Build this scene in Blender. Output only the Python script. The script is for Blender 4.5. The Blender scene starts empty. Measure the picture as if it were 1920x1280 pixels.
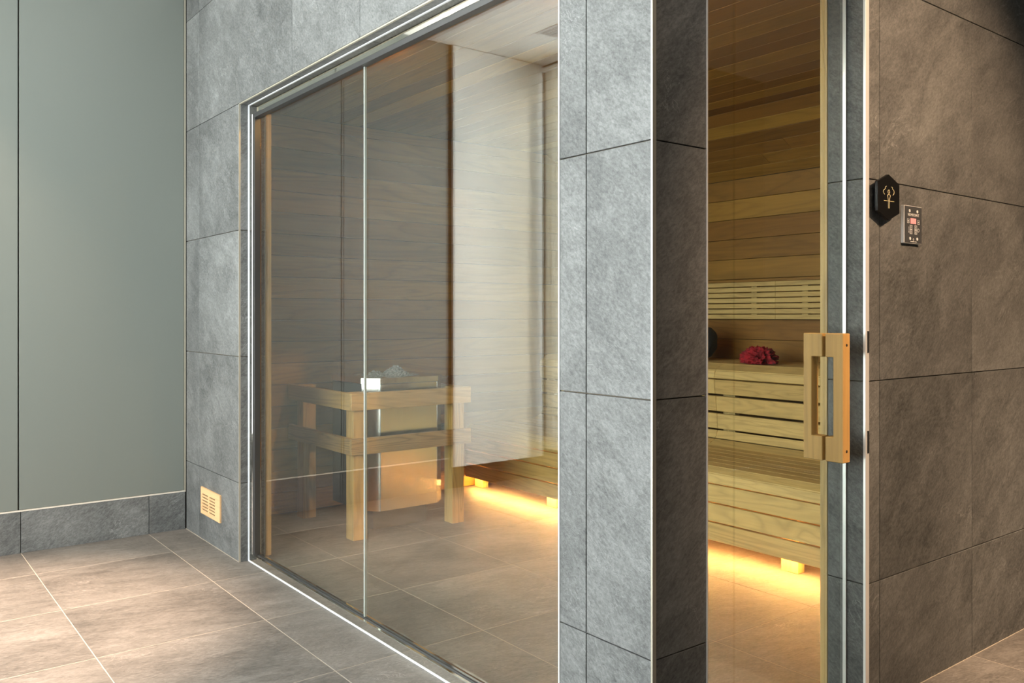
import bpy, bmesh, math, random
from mathutils import Vector, Matrix, noise as mnoise
random.seed(7)
SC = bpy.context.scene
COL = SC.collection

# ------------------------------------------------------------------ camera
YAW = 0.65815
cam_d = bpy.data.cameras.new('camera'); cam = bpy.data.objects.new('camera', cam_d); COL.objects.link(cam)
cam_d.sensor_fit = 'HORIZONTAL'; cam_d.sensor_width = 36.0
cam_d.lens = 1605.3 * 36.0 / 1920.0
cam_d.shift_y = -(640.0 - 591.0) / 1920.0
cam_d.clip_start = 0.02
cam.location = (-1.4587, -1.3590, 1.1685)
cam.rotation_euler = (math.pi / 2, 0, -YAW)
SC.camera = cam

# ------------------------------------------------------------------ sky, lights, exposure
W = bpy.data.worlds.new('overcast_sky'); SC.world = W; W.use_nodes = True
bg = W.node_tree.nodes['Background']
bg.inputs[0].default_value = (0.92, 0.97, 1.0, 1)
bg.inputs[1].default_value = 10.5

def portal(name, loc, rot, sx, sy):
    l = bpy.data.lights.new(name, 'AREA'); l.shape = 'RECTANGLE'; l.size = sx; l.size_y = sy
    l.cycles.is_portal = True
    o = bpy.data.objects.new(name, l); COL.objects.link(o); o.location = loc; o.rotation_euler = rot
    return o
portal('window_portal', (-2.62, 1.54, 1.575), (0, -math.pi / 2, 0), 2.75, 3.78)

SPOTS = [  # x, y, power, colour, cone, target
    (-1.24, 2.28, 1300, (1.0, 0.70, 0.50), 46, (-1.22, 2.32, 0)),
    (1.05, -2.25, 470, (1.0, 0.66, 0.40), 50, (1.22, 0.0, 1.40)),
    (-1.30, 2.98, 90, (1.0, 0.70, 0.48), 75, (-1.28, 3.05, 0)),
    (-0.55, -2.1, 60, (1.0, 0.72, 0.50), 55, (0.15, 0.0, 1.15)),  # fill beam added to brighten the door side of the pillar
    (1.95, -0.70, 620, (1.0, 0.70, 0.46), 40, (1.90, -0.62, 0)),
]
sun_d = bpy.data.lights.new('panel_fill_sun', 'SUN'); sun_d.energy = 15.0; sun_d.color = (1.0, 0.93, 0.82); sun_d.angle = math.radians(12)  # grazing sun added to brighten the white panel by the window
sun = bpy.data.objects.new('panel_fill_sun', sun_d); COL.objects.link(sun)
sun.rotation_euler = Vector((0.165, 0.95, -0.12)).to_track_quat('-Z', 'Y').to_euler()
CEIL = 2.99
vs = SC.view_settings
vs.view_transform = 'Standard'; vs.look = 'None'; vs.gamma = 1.0; vs.use_curve_mapping = False
vs.exposure = 0.28
SC.cycles.max_bounces = 12; SC.cycles.diffuse_bounces = 5; SC.cycles.glossy_bounces = 5
SC.cycles.transparent_max_bounces = 24; SC.cycles.transmission_bounces = 8
SC.cycles.sample_clamp_indirect = 6.0
SC.cycles.caustics_reflective = False; SC.cycles.caustics_refractive = False
SC.cycles.blur_glossy = 0.5

# ------------------------------------------------------------------ material helpers
class NT:
    def __init__(s, name):
        s.m = bpy.data.materials.new(name); s.m.use_nodes = True
        s.t = s.m.node_tree; s.n = s.t.nodes; s.l = s.t.links
        s.p = s.n['Principled BSDF']; s.out = s.n['Material Output']
    def add(s, typ, **kw):
        nd = s.n.new(typ)
        for k, v in kw.items(): setattr(nd, k, v)
        return nd
    def link(s, a, b): s.l.new(a, b)
    def math(s, op, a, b=None):
        nd = s.add('ShaderNodeMath', operation=op)
        for i, v in enumerate((a, b)):
            if v is None: continue
            if isinstance(v, (int, float)): nd.inputs[i].default_value = v
            else: s.link(v, nd.inputs[i])
        return nd.outputs[0]
    def mix(s, fac, a, b, blend='MIX'):
        nd = s.add('ShaderNodeMix', data_type='RGBA', blend_type=blend)
        for sock, v in ((nd.inputs[0], fac), (nd.inputs[6], a), (nd.inputs[7], b)):
            if isinstance(v, (int, float)): sock.default_value = v
            elif isinstance(v, tuple): sock.default_value = (v[0], v[1], v[2], 1)
            else: s.link(v, sock)
        return nd.outputs[2]
    def ramp(s, fac, stops):
        nd = s.add('ShaderNodeValToRGB'); el = nd.color_ramp.elements
        while len(el) < len(stops): el.new(0.5)
        for e, (pos, c) in zip(el, stops):
            e.position = pos
            e.color = (c, c, c, 1) if isinstance(c, (int, float)) else (c[0], c[1], c[2], 1)
        s.link(fac, nd.inputs[0]); return nd.outputs[0]
    def coords(s, rot=(0, 0, 0), scale=(1, 1, 1), rnd=60.0):
        tc = s.add('ShaderNodeTexCoord'); oi = s.add('ShaderNodeObjectInfo')
        cb = s.add('ShaderNodeCombineXYZ')
        s.link(s.math('MULTIPLY', oi.outputs['Random'], rnd), cb.inputs[0])
        s.link(s.math('MULTIPLY', oi.outputs['Random'], rnd * 1.7), cb.inputs[1])
        s.link(s.math('MULTIPLY', oi.outputs['Random'], rnd * 2.3), cb.inputs[2])
        ad = s.add('ShaderNodeVectorMath', operation='ADD')
        m0 = s.add('ShaderNodeMapping'); m0.inputs['Rotation'].default_value = rot
        mp = s.add('ShaderNodeMapping'); mp.inputs['Scale'].default_value = scale
        s.link(tc.outputs['Object'], m0.inputs[0]); s.link(m0.outputs[0], mp.inputs[0])
        s.link(mp.outputs[0], ad.inputs[0]); s.link(cb.outputs[0], ad.inputs[1])
        return ad.outputs[0], oi.outputs['Random']
    def noise(s, vec, scale, detail=4, rough=0.55, dist=0.0):
        nd = s.add('ShaderNodeTexNoise'); nd.inputs['Scale'].default_value = scale
        nd.inputs['Detail'].default_value = detail; nd.inputs['Roughness'].default_value = rough
        nd.inputs['Distortion'].default_value = dist
        s.link(vec, nd.inputs['Vector']); return nd.outputs[0]
    def bump(s, h, strength, dist):
        nd = s.add('ShaderNodeBump'); nd.inputs['Strength'].default_value = strength; nd.inputs['Distance'].default_value = dist
        s.link(h, nd.inputs['Height']); s.link(nd.outputs[0], s.p.inputs['Normal'])

def plain(name, col, rough=0.5, metal=0.0, spec=0.5, emis=None, estr=0.0):
    k = NT(name); k.p.inputs['Base Color'].default_value = (*col, 1); k.p.inputs['Roughness'].default_value = rough
    k.p.inputs['Metallic'].default_value = metal; k.p.inputs['Specular IOR Level'].default_value = spec
    if emis:
        k.p.inputs['Emission Color'].default_value = (*emis, 1); k.p.inputs['Emission Strength'].default_value = estr
    return k.m

def slate(name, dark, mid, light, rough=0.55, scale=1.0, rot=(0.5, 0.6, 0.7), bump=0.35):
    k = NT(name)
    v, r = k.coords(rot, (1.0 * scale, 2.6 * scale, 1.3 * scale), 40)
    v2, _ = k.coords((0, 0, 0), (scale, scale, scale), 40)
    big = k.noise(v2, 2.2, 3, 0.5, 0.6)
    st = k.noise(v, 5.5, 9, 0.70, 0.9)
    fine = k.noise(v, 60, 6, 0.75, 0.3)
    f = k.math('ADD', k.math('MULTIPLY', big, 0.46), k.math('MULTIPLY', st, 0.54))
    f = k.math('ADD', f, k.math('MULTIPLY', k.math('SUBTRACT', fine, 0.5), 0.85))
    v3, _ = k.coords(rot, (1.5 * scale, 5.0 * scale, 2.2 * scale), 40)
    brush = k.noise(v3, 9, 5, 0.7, 0.5)
    f = k.math('ADD', f, k.math('MULTIPLY', k.math('SUBTRACT', brush, 0.5), 0.22))
    base = k.ramp(f, [(0.30, dark), (0.50, mid), (0.72, light)])
    # thin pale cleft lines
    cl = k.noise(v, 3.4, 5, 0.62, 1.4)
    ln = k.math('ABSOLUTE', k.math('SUBTRACT', cl, 0.5))
    lm = k.ramp(ln, [(0.0, 1.0), (0.007, 0.0)])
    msk = k.ramp(k.noise(v2, 3.1, 2, 0.5, 0.0), [(0.52, 0.0), (0.66, 1.0)])
    base = k.mix(k.math('MULTIPLY', k.math('MULTIPLY', lm, msk), 0.62), base, tuple(min(1, c * 1.7) for c in light))
    var = k.math('ADD', k.math('MULTIPLY', r, 0.16), 0.92)
    hs = k.add('ShaderNodeHueSaturation'); k.link(base, hs.inputs['Color']); k.link(var, hs.inputs['Value'])
    k.link(hs.outputs[0], k.p.inputs['Base Color'])
    k.p.inputs['Roughness'].default_value = rough; k.p.inputs['Specular IOR Level'].default_value = 0.4
    h = k.math('ADD', k.math('MULTIPLY', st, 0.6), k.math('ADD', k.math('MULTIPLY', fine, 0.45), k.math('MULTIPLY', brush, 0.4)))
    h = k.math('SUBTRACT', h, k.math('MULTIPLY', lm, 0.12))
    k.bump(h, bump, 0.012)
    return k.m

def wood(name, axis, cols, rough=0.55, ring=9.0, dark=0.5, vary=1.0):
    """procedural planks: grain along axis (0,1,2); cols = stops of the board-to-board colour"""
    k = NT(name)
    sc = [7.0, 7.0, 7.0]; sc[axis] = 0.75
    v, r = k.coords((0, 0, 0), tuple(sc), 90)
    sc2 = [70.0, 70.0, 70.0]; sc2[axis] = 2.0
    v2, _ = k.coords((0, 0, 0), tuple(sc2), 90)
    n = k.noise(v, 0.9, 3, 0.5, 0.8)
    rings = k.math('PINGPONG', k.math('MULTIPLY', n, ring), 0.5)
    rl = k.ramp(rings, [(0.0, 1.0), (0.18, 0.35), (0.5, 0.0)])
    fib = k.noise(v2, 1.2, 4, 0.6, 0.2)
    tone = k.noise(v, 0.45, 2, 0.5, 0.3)
    seed = k.math('FRACT', k.math('MULTIPLY', r, 7.13))
    base = k.ramp(seed, [(i / max(1, len(cols) - 1), c) for i, c in enumerate(cols)])
    mul = k.math('ADD', 1.0, k.math('MULTIPLY', k.math('SUBTRACT', tone, 0.5), 0.9 * vary))
    mul = k.math('ADD', mul, k.math('MULTIPLY', k.math('SUBTRACT', fib, 0.5), 0.40))
    mul = k.math('SUBTRACT', mul, k.math('MULTIPLY', rl, 0.42 * dark))
    hs = k.add('ShaderNodeHueSaturation'); k.link(base, hs.inputs['Color']); k.link(mul, hs.inputs['Value'])
    k.link(hs.outputs[0], k.p.inputs['Base Color'])
    k.p.inputs['Roughness'].default_value = rough; k.p.inputs['Specular IOR Level'].default_value = 0.35
    k.bump(k.math('SUBTRACT', fib, k.math('MULTIPLY', rl, 0.6)), 0.15, 0.003)
    return k.m

def glass(name, tint, ior=1.5):
    """architectural pane: Fresnel mix of a mirror and a clear, lightly tinted transparency on both faces"""
    k = NT(name); k.n.remove(k.p)
    geo = k.add('ShaderNodeNewGeometry'); fr = k.add('ShaderNodeFresnel')
    io = k.math('ADD', ior, k.math('MULTIPLY', geo.outputs['Backfacing'], 1.0 / ior - ior))
    k.link(io, fr.inputs['IOR'])
    tr = k.add('ShaderNodeBsdfTransparent'); tr.inputs[0].default_value = (*tint, 1)
    gl = k.add('ShaderNodeBsdfGlossy'); gl.inputs['Roughness'].default_value = 0.0; gl.inputs[0].default_value = (1, 1, 1, 1)
    mx = k.add('ShaderNodeMixShader'); k.link(fr.outputs[0], mx.inputs[0]); k.link(tr.outputs[0], mx.inputs[1]); k.link(gl.outputs[0], mx.inputs[2])
    k.link(mx.outputs[0], k.out.inputs['Surface'])
    return k.m

M = {}
def across(n): return tuple(Vector(n).normalized().rotation_difference(Vector((0, 1, 0))).to_euler())
M['wall_tile'] = slate('slate_wall_tile', (0.052, 0.054, 0.052), (0.112, 0.114, 0.110), (0.190, 0.194, 0.188), 0.5, rot=across((0.5, 0.5, -0.65)))
M['floor_tile'] = slate('slate_floor_tile', (0.068, 0.061, 0.053), (0.130, 0.117, 0.102), (0.205, 0.187, 0.167), 0.45, rot=across((0.22, 1.0, 0.0)))
M['grout'] = plain('beige_grout', (0.36, 0.31, 0.245), 0.9)
M['grout_dark'] = plain('brown_wall_grout', (0.20, 0.165, 0.12), 0.9)
M['panel'] = plain('grey_green_satin_panel', (0.152, 0.165, 0.147), 0.34)
M['white_panel'] = plain('white_satin_panel', (0.86, 0.85, 0.80), 0.45)
M['gap'] = plain('dark_gap', (0.03, 0.025, 0.02), 0.9)
M['ceiling'] = plain('white_plaster', (0.88, 0.87, 0.84), 0.9)
M['plaster'] = plain('warm_plaster', (0.12, 0.11, 0.095), 0.9)
M['alu'] = plain('brushed_aluminium', (0.90, 0.90, 0.89), 0.35, 0.45)
M['steel'] = plain('satin_edge_steel', (0.50, 0.46, 0.37), 0.35, 0.6)
M['pale_trim'] = plain('pale_satin_trim', (0.72, 0.66, 0.57), 0.4, 0.3)
M['mirror_rail'] = plain('polished_steel', (0.82, 0.80, 0.74), 0.04, 1.0)
M['dark_rail'] = plain('dark_anodised_rail', (0.10, 0.10, 0.10), 0.35, 0.8)
M['rubber'] = plain('black_rubber', (0.015, 0.015, 0.015), 0.6)
M['silicone'] = plain('clear_silicone', (0.40, 0.45, 0.41), 0.35)
M['glass_edge'] = plain('green_glass_edge', (0.30, 0.42, 0.38), 0.15)
M['glass'] = glass('reflective_front_glass', (0.965, 0.985, 0.96), 1.74)
M['glass_low'] = glass('clear_glass', (0.965, 0.975, 0.965), 1.5)
M['sealant'] = plain('white_silicone', (0.86, 0.88, 0.92), 0.5)
M['led_warm'] = plain('warm_led_strip', (0.9, 0.7, 0.4), 0.5, emis=(1.0, 0.47, 0.125), estr=190.0)
M['fill_glow'] = plain('warm_fill_glow', (0.9, 0.8, 0.6), 0.5, emis=(1.0, 0.54, 0.165), estr=58.0)  # glow of the added sauna fill lamps
M['spot_glow'] = plain('downlight_lens', (0.9, 0.85, 0.7), 0.4, emis=(1.0, 0.78, 0.52), estr=8.0)
CED = [(0.175, 0.076, 0.014), (0.30, 0.155, 0.026), (0.21, 0.096, 0.017), (0.35, 0.190, 0.032), (0.19, 0.085, 0.015), (0.27, 0.128, 0.022)]
M['cedar_x'] = wood('red_cedar_along_x', 0, CED, ring=8, vary=0.45)
M['cedar_y'] = wood('red_cedar_along_y', 1, CED, ring=8, vary=0.6)
M['cedar_z'] = wood('red_cedar_along_z', 2, CED, ring=8)
PAL = [(0.50, 0.34, 0.12), (0.56, 0.39, 0.145), (0.47, 0.31, 0.105)]
GRD = [(0.52, 0.315, 0.10), (0.55, 0.335, 0.115)]
for ax, nm in enumerate('xyz'): M['guard_' + nm] = wood('guard_wood_' + nm, ax, GRD, ring=11, dark=0.6, vary=0.4)
M['pale_x'] = wood('pale_bench_wood_x', 0, PAL, ring=12, dark=0.55, vary=0.5)
M['pale_y'] = wood('pale_bench_wood_y', 1, PAL, ring=12, dark=0.55, vary=0.5)
M['pale_z'] = wood('pale_bench_wood_z', 2, PAL, ring=12, dark=0.55, vary=0.5)
HAN = [(0.55, 0.325, 0.105), (0.58, 0.35, 0.12)]
M['handle'] = wood('honey_handle_wood', 2, HAN, ring=9, dark=0.4, vary=0.4)
M['vent_wood'] = wood('orange_vent_wood', 1, [(0.68, 0.42, 0.21), (0.68, 0.42, 0.21)], ring=9, dark=0.4, vary=0.4)
M['hole'] = plain('dark_hole', (0.02, 0.015, 0.01), 0.9)
M['black_gloss'] = plain('black_acrylic', (0.006, 0.006, 0.006), 0.4, 0.0, 0.2)
M['gold'] = plain('pale_gold_line', (0.85, 0.72, 0.42), 0.4)
M['panel_face'] = plain('charcoal_panel_face', (0.055, 0.058, 0.062), 0.4)
M['print'] = plain('white_print', (0.80, 0.80, 0.78), 0.6)
M['red_led'] = plain('red_display', (0.6, 0.2, 0.18), 0.4, emis=(1.0, 0.30, 0.26), estr=0.55)
M['black_cloth'] = plain('black_cloth', (0.010, 0.012, 0.011), 0.8)

def steel_brushed():
    k = NT('brushed_stainless_steel')
    v, r = k.coords((0, 0, 0), (3, 3, 0.35), 20)
    v2, _ = k.coords((0, 0, 0), (220, 220, 2.5), 20)
    n = k.noise(v, 1.3, 2, 0.5, 0.6); f = k.noise(v2, 1.0, 3, 0.6)
    k.p.inputs['Metallic'].default_value = 1.0; k.p.inputs['Base Color'].default_value = (0.74, 0.72, 0.68, 1)
    k.link(k.math('ADD', 0.13, k.math('MULTIPLY', f, 0.14)), k.p.inputs['Roughness'])
    k.bump(n, 0.25, 0.02)
    return k.m
M['brushed'] = steel_brushed()
M['dark_steel'] = plain('dark_metal_and_reflection', (0.060, 0.066, 0.066), 0.30, 0.6)  # also stands for dark reflections on the steel side plates

def red_cloth():
    k = NT('red_checked_cloth')
    v, r = k.coords((0.3, 0.4, 0.6), (1, 1, 1), 5)
    n = k.noise(v, 11, 3, 0.6, 1.5)
    c = k.ramp(n, [(0.34, (0.02, 0.004, 0.006)), (0.46, (0.22, 0.004, 0.009)), (0.7, (0.38, 0.007, 0.014))])
    k.link(c, k.p.inputs['Base Color']); k.p.inputs['Roughness'].default_value = 0.9
    return k.m
M['red_cloth'] = red_cloth()
def stone_mat():
    k = NT('grey_sauna_stone')
    v, r = k.coords((0, 0, 0), (1, 1, 1), 5)
    n = k.noise(v, 95, 3, 0.6)
    c = k.ramp(n, [(0.3, (0.10, 0.10, 0.095)), (0.55, (0.36, 0.36, 0.34)), (0.75, (0.62, 0.61, 0.56))])
    k.link(c, k.p.inputs['Base Color']); k.p.inputs['Roughness'].default_value = 0.9
    return k.m
M['stone'] = stone_mat()
def curtain_mat():
    k = NT('sheer_linen'); k.n.remove(k.p)
    v, _ = k.coords((0, 0, 0), (90, 90, 3), 3)
    n = k.ramp(k.noise(v, 3, 3, 0.6), [(0.3, (0.62, 0.58, 0.48)), (0.7, (0.84, 0.81, 0.72))])
    d = k.add('ShaderNodeBsdfDiffuse'); t = k.add('ShaderNodeBsdfTranslucent'); x = k.add('ShaderNodeMixShader')
    k.link(n, d.inputs[0]); k.link(n, t.inputs[0]); x.inputs[0].default_value = 0.55
    k.link(d.outputs[0], x.inputs[1]); k.link(t.outputs[0], x.inputs[2]); k.link(x.outputs[0], k.out.inputs['Surface'])
    return k.m
M['linen'] = curtain_mat()

# ------------------------------------------------------------------ mesh helpers
def obj(name, me, mat, parent=None, loc=(0, 0, 0)):
    o = bpy.data.objects.new(name, me); COL.objects.link(o)
    if mat is not None:
        mats = mat if isinstance(mat, (list, tuple)) else [mat]
        if len(me.materials) == 0:
            for mm in mats: me.materials.append(M[mm] if isinstance(mm, str) else mm)
    p = Vector(loc)
    if parent is not None:
        o.parent = parent
        q = parent; off = Vector((0, 0, 0))
        while q is not None:
            off += q.location; q = q.parent
        p = p - off
    o.location = p
    return o

def tag(o, label=None, cat=None, group=None, kind=None):
    if label: o['label'] = label
    if cat: o['category'] = cat
    if group: o['group'] = group
    if kind: o['kind'] = kind
    return o

def thing(name, loc, label, cat, group=None):
    o = bpy.data.objects.new(name, None); COL.objects.link(o); o.location = loc; o.empty_display_size = 0.05
    return tag(o, label, cat, group)

def from_bm(name, bm, smooth=False):
    me = bpy.data.meshes.new(name); bm.normal_update(); bm.to_mesh(me); bm.free()
    if smooth:
        for p in me.polygons: p.use_smooth = True
    return me

def bm_box(bm, lo, hi, c=(0, 0, 0), bev=0.0, mi=0):
    g = bmesh.ops.create_cube(bm, size=1.0)
    vv = g['verts']
    for v in vv:
        v.co = Vector([(lo[i] + hi[i]) / 2 - c[i] + v.co[i] * (hi[i] - lo[i]) for i in range(3)])
    fs = set(f for v in vv for f in v.link_faces)
    for f in fs: f.material_index = mi
    if bev > 0:
        es = list(set(e for v in vv for e in v.link_edges))
        bmesh.ops.bevel(bm, geom=es, offset=bev, segments=1, affect='EDGES', profile=0.5)

CACHE = {}
def box(name, lo, hi, mat, parent=None, bev=0.0):
    size = tuple(round(hi[i] - lo[i], 5) for i in range(3)); key = (size, round(bev, 5), str(mat))
    c = [(lo[i] + hi[i]) / 2 for i in range(3)]
    if key not in CACHE:
        bm = bmesh.new(); h = [s / 2 for s in size]
        bm_box(bm, [-x for x in h], h, (0, 0, 0), bev); CACHE[key] = from_bm(name, bm)
    return obj(name, CACHE[key], mat, parent, c)

def boxes(name, lst, mat, parent=None, org=(0, 0, 0), bev=0.0):
    bm = bmesh.new()
    for lo, hi in lst: bm_box(bm, lo, hi, org, bev)
    return obj(name, from_bm(name, bm), mat, parent, org)

def extrude_poly(name, pts, axis, a, b, mat, parent=None, bev=0.0, smooth=False):
    """pts: 2D polygon in the two axes other than `axis` (in order), from a to b along axis. origin at centre"""
    oth = [i for i in range(3) if i != axis]
    cx = sum(p[0] for p in pts) / len(pts); cy = sum(p[1] for p in pts) / len(pts)
    c = [0, 0, 0]; c[axis] = (a + b) / 2; c[oth[0]] = cx; c[oth[1]] = cy
    bm = bmesh.new(); rings = []
    for t in (a, b):
        r = []
        for p in pts:
            co = [0, 0, 0]; co[axis] = t - c[axis]; co[oth[0]] = p[0] - cx; co[oth[1]] = p[1] - cy
            r.append(bm.verts.new(co))
        rings.append(r)
    n = len(pts)
    bm.faces.new(rings[0]); bm.faces.new(list(reversed(rings[1])))
    for i in range(n): bm.faces.new((rings[0][i], rings[1][i], rings[1][(i + 1) % n], rings[0][(i + 1) % n]))
    bmesh.ops.recalc_face_normals(bm, faces=bm.faces)
    if bev > 0: bmesh.ops.bevel(bm, geom=list(bm.edges), offset=bev, segments=1, affect='EDGES')
    return obj(name, from_bm(name, bm, smooth), mat, parent, c)

def cyl(name, c, r, h, mat, parent=None, axis=2, seg=32, r2=None):
    bm = bmesh.new()
    bmesh.ops.create_cone(bm, cap_ends=True, segments=seg, radius1=r, radius2=r if r2 is None else r2, depth=h)
    if axis == 1: bmesh.ops.rotate(bm, verts=bm.verts, matrix=Matrix.Rotation(math.pi / 2, 3, 'X'))
    if axis == 0: bmesh.ops.rotate(bm, verts=bm.verts, matrix=Matrix.Rotation(math.pi / 2, 3, 'Y'))
    return obj(name, from_bm(name, bm), mat, parent, c)

def cuts(a, b, j0, step, gap):
    """intervals between a and b cut by joints at j0 + k*step, with a joint of width gap"""
    js = []
    k = math.floor((a - j0) / step) - 1
    while j0 + k * step < b + step:
        x = j0 + k * step
        if a + 0.012 < x < b - 0.012: js.append(x)
        k += 1
    ed = [a] + js + [b]
    return [(ed[i] + (gap / 2 if i > 0 else 0), ed[i + 1] - (gap / 2 if i < len(ed) - 2 else 0)) for i in range(len(ed) - 1)]

# ================================================================== SETTING
XW, XE, YS, YN = -2.42, 4.2, -2.6, 3.45        # hall extents
GX, GY = 0.068, 0.068                           # glass planes
Z0 = 0.373                                      # first wall joint
OT = 2.168                                      # top of the openings
# ---- floor
floor = tag(boxes('floor', [((XW - 0.2, YS, -0.05), (XE, YN + 0.1, -0.0006))], 'grout'), 'floor of brown grey slate tiles with pale grout lines', kind='structure')
for (x0, x1) in cuts(XW, XE, -0.197, 0.597, 0.0032):
    for (y0, y1) in cuts(YS, YN, 1.82, 0.598, 0.0032):
        if x0 > 3.2 and y0 > 0: continue
        box('tile', (x0, y0, -0.012), (x1, y1, 0.0), 'floor_tile', floor, 0.0006)

# ---- wall with the glazed opening (plane X = 0)
T = 0.009
wall_front = tag(boxes('wall_front', [((T, 2.637 + T, 0), (0.126, YN, CEIL)), ((T, 0.327 - T, OT + T), (0.126, 2.637 + T, CEIL)), ((T, T, 0), (0.126, 0.327 - T, CEIL))], 'grout_dark'),
                 'grey slate tiled wall around the big glass front', kind='structure')
zrows = cuts(0.0, CEIL, Z0, 0.6, 0.003)
def wall_tiles_A(y0, y1, zr):
    for (a, b) in cuts(y0, y1, 0.224, 0.6015, 0.003):
        for (z0, z1) in zr: box('tile', (0, a, z0), (T + 0.002, b, z1), 'wall_tile', wall_front, 0.0008)
wall_tiles_A(2.641, 3.444, zrows)
hz = [(max(z0, OT + 0.004), z1) for z0, z1 in zrows if z1 > OT + 0.05]
wall_tiles_A(0.327, 2.638, hz)
wall_tiles_A(0.004, 0.325, zrows)
# reveals of the window opening
for (z0, z1) in cuts(0.0, OT, Z0, 0.6, 0.003):
    box('tile', (0.006, 2.637, z0), (0.0405, 2.637 + T, z1), 'wall_tile', wall_front, 0.0006)
    box('tile', (0.0915, 2.637, z0), (0.125, 2.637 + T, z1), 'wall_tile', wall_front, 0.0006)
    box('tile', (0.006, 0.327 - T, z0), (0.125, 0.327, z1), 'wall_tile', wall_front, 0.0006)
for (a, b) in cuts(0.327, 2.637, 0.224, 0.6015, 0.003):
    box('tile', (0.006, a, OT), (0.0405, b, OT + T), 'wall_tile', wall_front, 0.0006)

# ---- wall with the door (plane Y = 0)
DX0, DX1 = 0.193, 0.913
wall_right = tag(boxes('wall_right', [((0.126, T, 0), (DX0 - T, 0.126, CEIL)), ((DX0 - T, T, OT + T), (DX1 + T, 0.126, CEIL)), ((DX1 + T, T, 0), (XE, 0.126, CEIL))], 'grout_dark'),
                 'grey brown slate tiled wall with the glass door', kind='structure')
def wall_tiles_B(x0, x1, zr):
    for (a, b) in cuts(x0, x1, 0.988, 0.6, 0.003):
        for (z0, z1) in zr: box('tile', (a, 0, z0), (b, T + 0.002, z1), 'wall_tile', wall_right, 0.0008)
wall_tiles_B(0.014, 0.190, zrows)
wall_tiles_B(0.193, 0.913, hz)
wall_tiles_B(0.925, XE, zrows)
for (z0, z1) in cuts(0.0, OT, Z0, 0.6, 0.003):
    box('tile', (DX1, 0.006, z0), (DX1 + T, 0.125, z1), 'wall_tile', wall_right, 0.0006)
    box('tile', (DX0 - T, 0.006, z0), (DX0, 0.125, z1), 'wall_tile', wall_right, 0.0006)
box('tile', (DX0, 0.006, OT), (DX1, 0.125, OT + T), 'wall_tile', wall_right, 0.0006)

# ---- wall with grey panels (plane Y = 3.45)
wall_left = tag(boxes('wall_left', [((XW - 0.2, YN + 0.012, 0), (0.126, YN + 0.1, CEIL))], 'gap'), 'smooth grey green panelled wall with slate skirting', kind='structure')
SK = 0.203
for (x0, x1) in ((-0.801, -0.012), (-1.575, -0.807)):
    box('panel', (x0, YN, SK + 0.009), (x1, YN + 0.014, CEIL - 0.004), 'panel', wall_left, 0.0015)
tag(box('panel', (-2.40, YN - 0.012, 0.145), (-1.620, YN + 0.010, CEIL - 0.004), 'white_panel', wall_left, 0.002), 'white panel beside the window')
for (x0, x1) in ((-0.1935, -0.006), (-0.7935, -0.1965), (-1.5735, -0.7965)):
    box('skirting_tile', (x0, YN - 0.004, 0.0), (x1, YN + 0.010, SK), 'wall_tile', wall_left, 0.0008)
tag(box('skirting_trim', (-1.575, YN - 0.005, SK + 0.001), (-0.006, YN + 0.006, SK + 0.008), 'pale_trim', wall_left), 'pale metal strip above the skirting tiles')
tag(box('corner_trim', (-0.011, YN - 0.004, SK), (-0.003, YN + 0.004, CEIL), 'steel', wall_left), 'thin pale metal corner strip')

# ---- window wall (plane X = XW) and the walls behind the camera
WY0, WY1, WZ0, WZ1 = -0.35, 3.425, 0.20, 2.95
wall_window = tag(boxes('wall_window', [((XW - 0.2, YS, 0), (XW, YN, WZ0)), ((XW - 0.2, YS, WZ1), (XW, YN, CEIL)), ((XW - 0.2, YS, WZ0), (XW, WY0, WZ1)), ((XW - 0.2, WY1, WZ0), (XW, YN, WZ1))], 'plaster'),
                  'plain light wall with the wide daylight window', kind='structure')
win2 = tag(boxes('window_2', [((XW - 0.12, WY0, WZ0), (XW - 0.06, WY1, WZ0 + 0.05)), ((XW - 0.12, WY0, WZ1 - 0.05), (XW - 0.06, WY1, WZ1)), ((XW - 0.12, WY0, WZ0 + 0.05), (XW - 0.06, WY0 + 0.05, WZ1 - 0.05)), ((XW - 0.12, WY1 - 0.05, WZ0 + 0.05), (XW - 0.06, WY1, WZ1 - 0.05)),
                              ((XW - 0.12, 1.21, WZ0 + 0.05), (XW - 0.06, 1.27, WZ1 - 0.05))], 'alu'), 'wide daylight window with slim metal frame', kind='structure')
for (a, b) in ((WY0 + 0.05, 1.21), (1.27, WY1 - 0.05)):
    box('pane', (XW - 0.095, a, WZ0 + 0.05), (XW - 0.087, b, WZ1 - 0.05), 'glass_low', win2)
tag(boxes('wall_back', [((XW - 0.2, YS - 0.1, 0), (XE + 0.1, YS, CEIL))], 'plaster'), 'plain plaster wall facing the sauna', kind='structure')
tag(boxes('wall_corridor', [((XE, YS, 0), (XE + 0.1, 0.126, CEIL))], 'plaster'), 'plain plaster wall at the end of the hall', kind='structure')
tag(boxes('ceiling', [((XW - 0.2, YS - 0.1, CEIL), (XE + 0.1, YN + 0.1, CEIL + 0.1))], 'ceiling'), 'flat white plaster ceiling of the hall', kind='structure')

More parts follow.
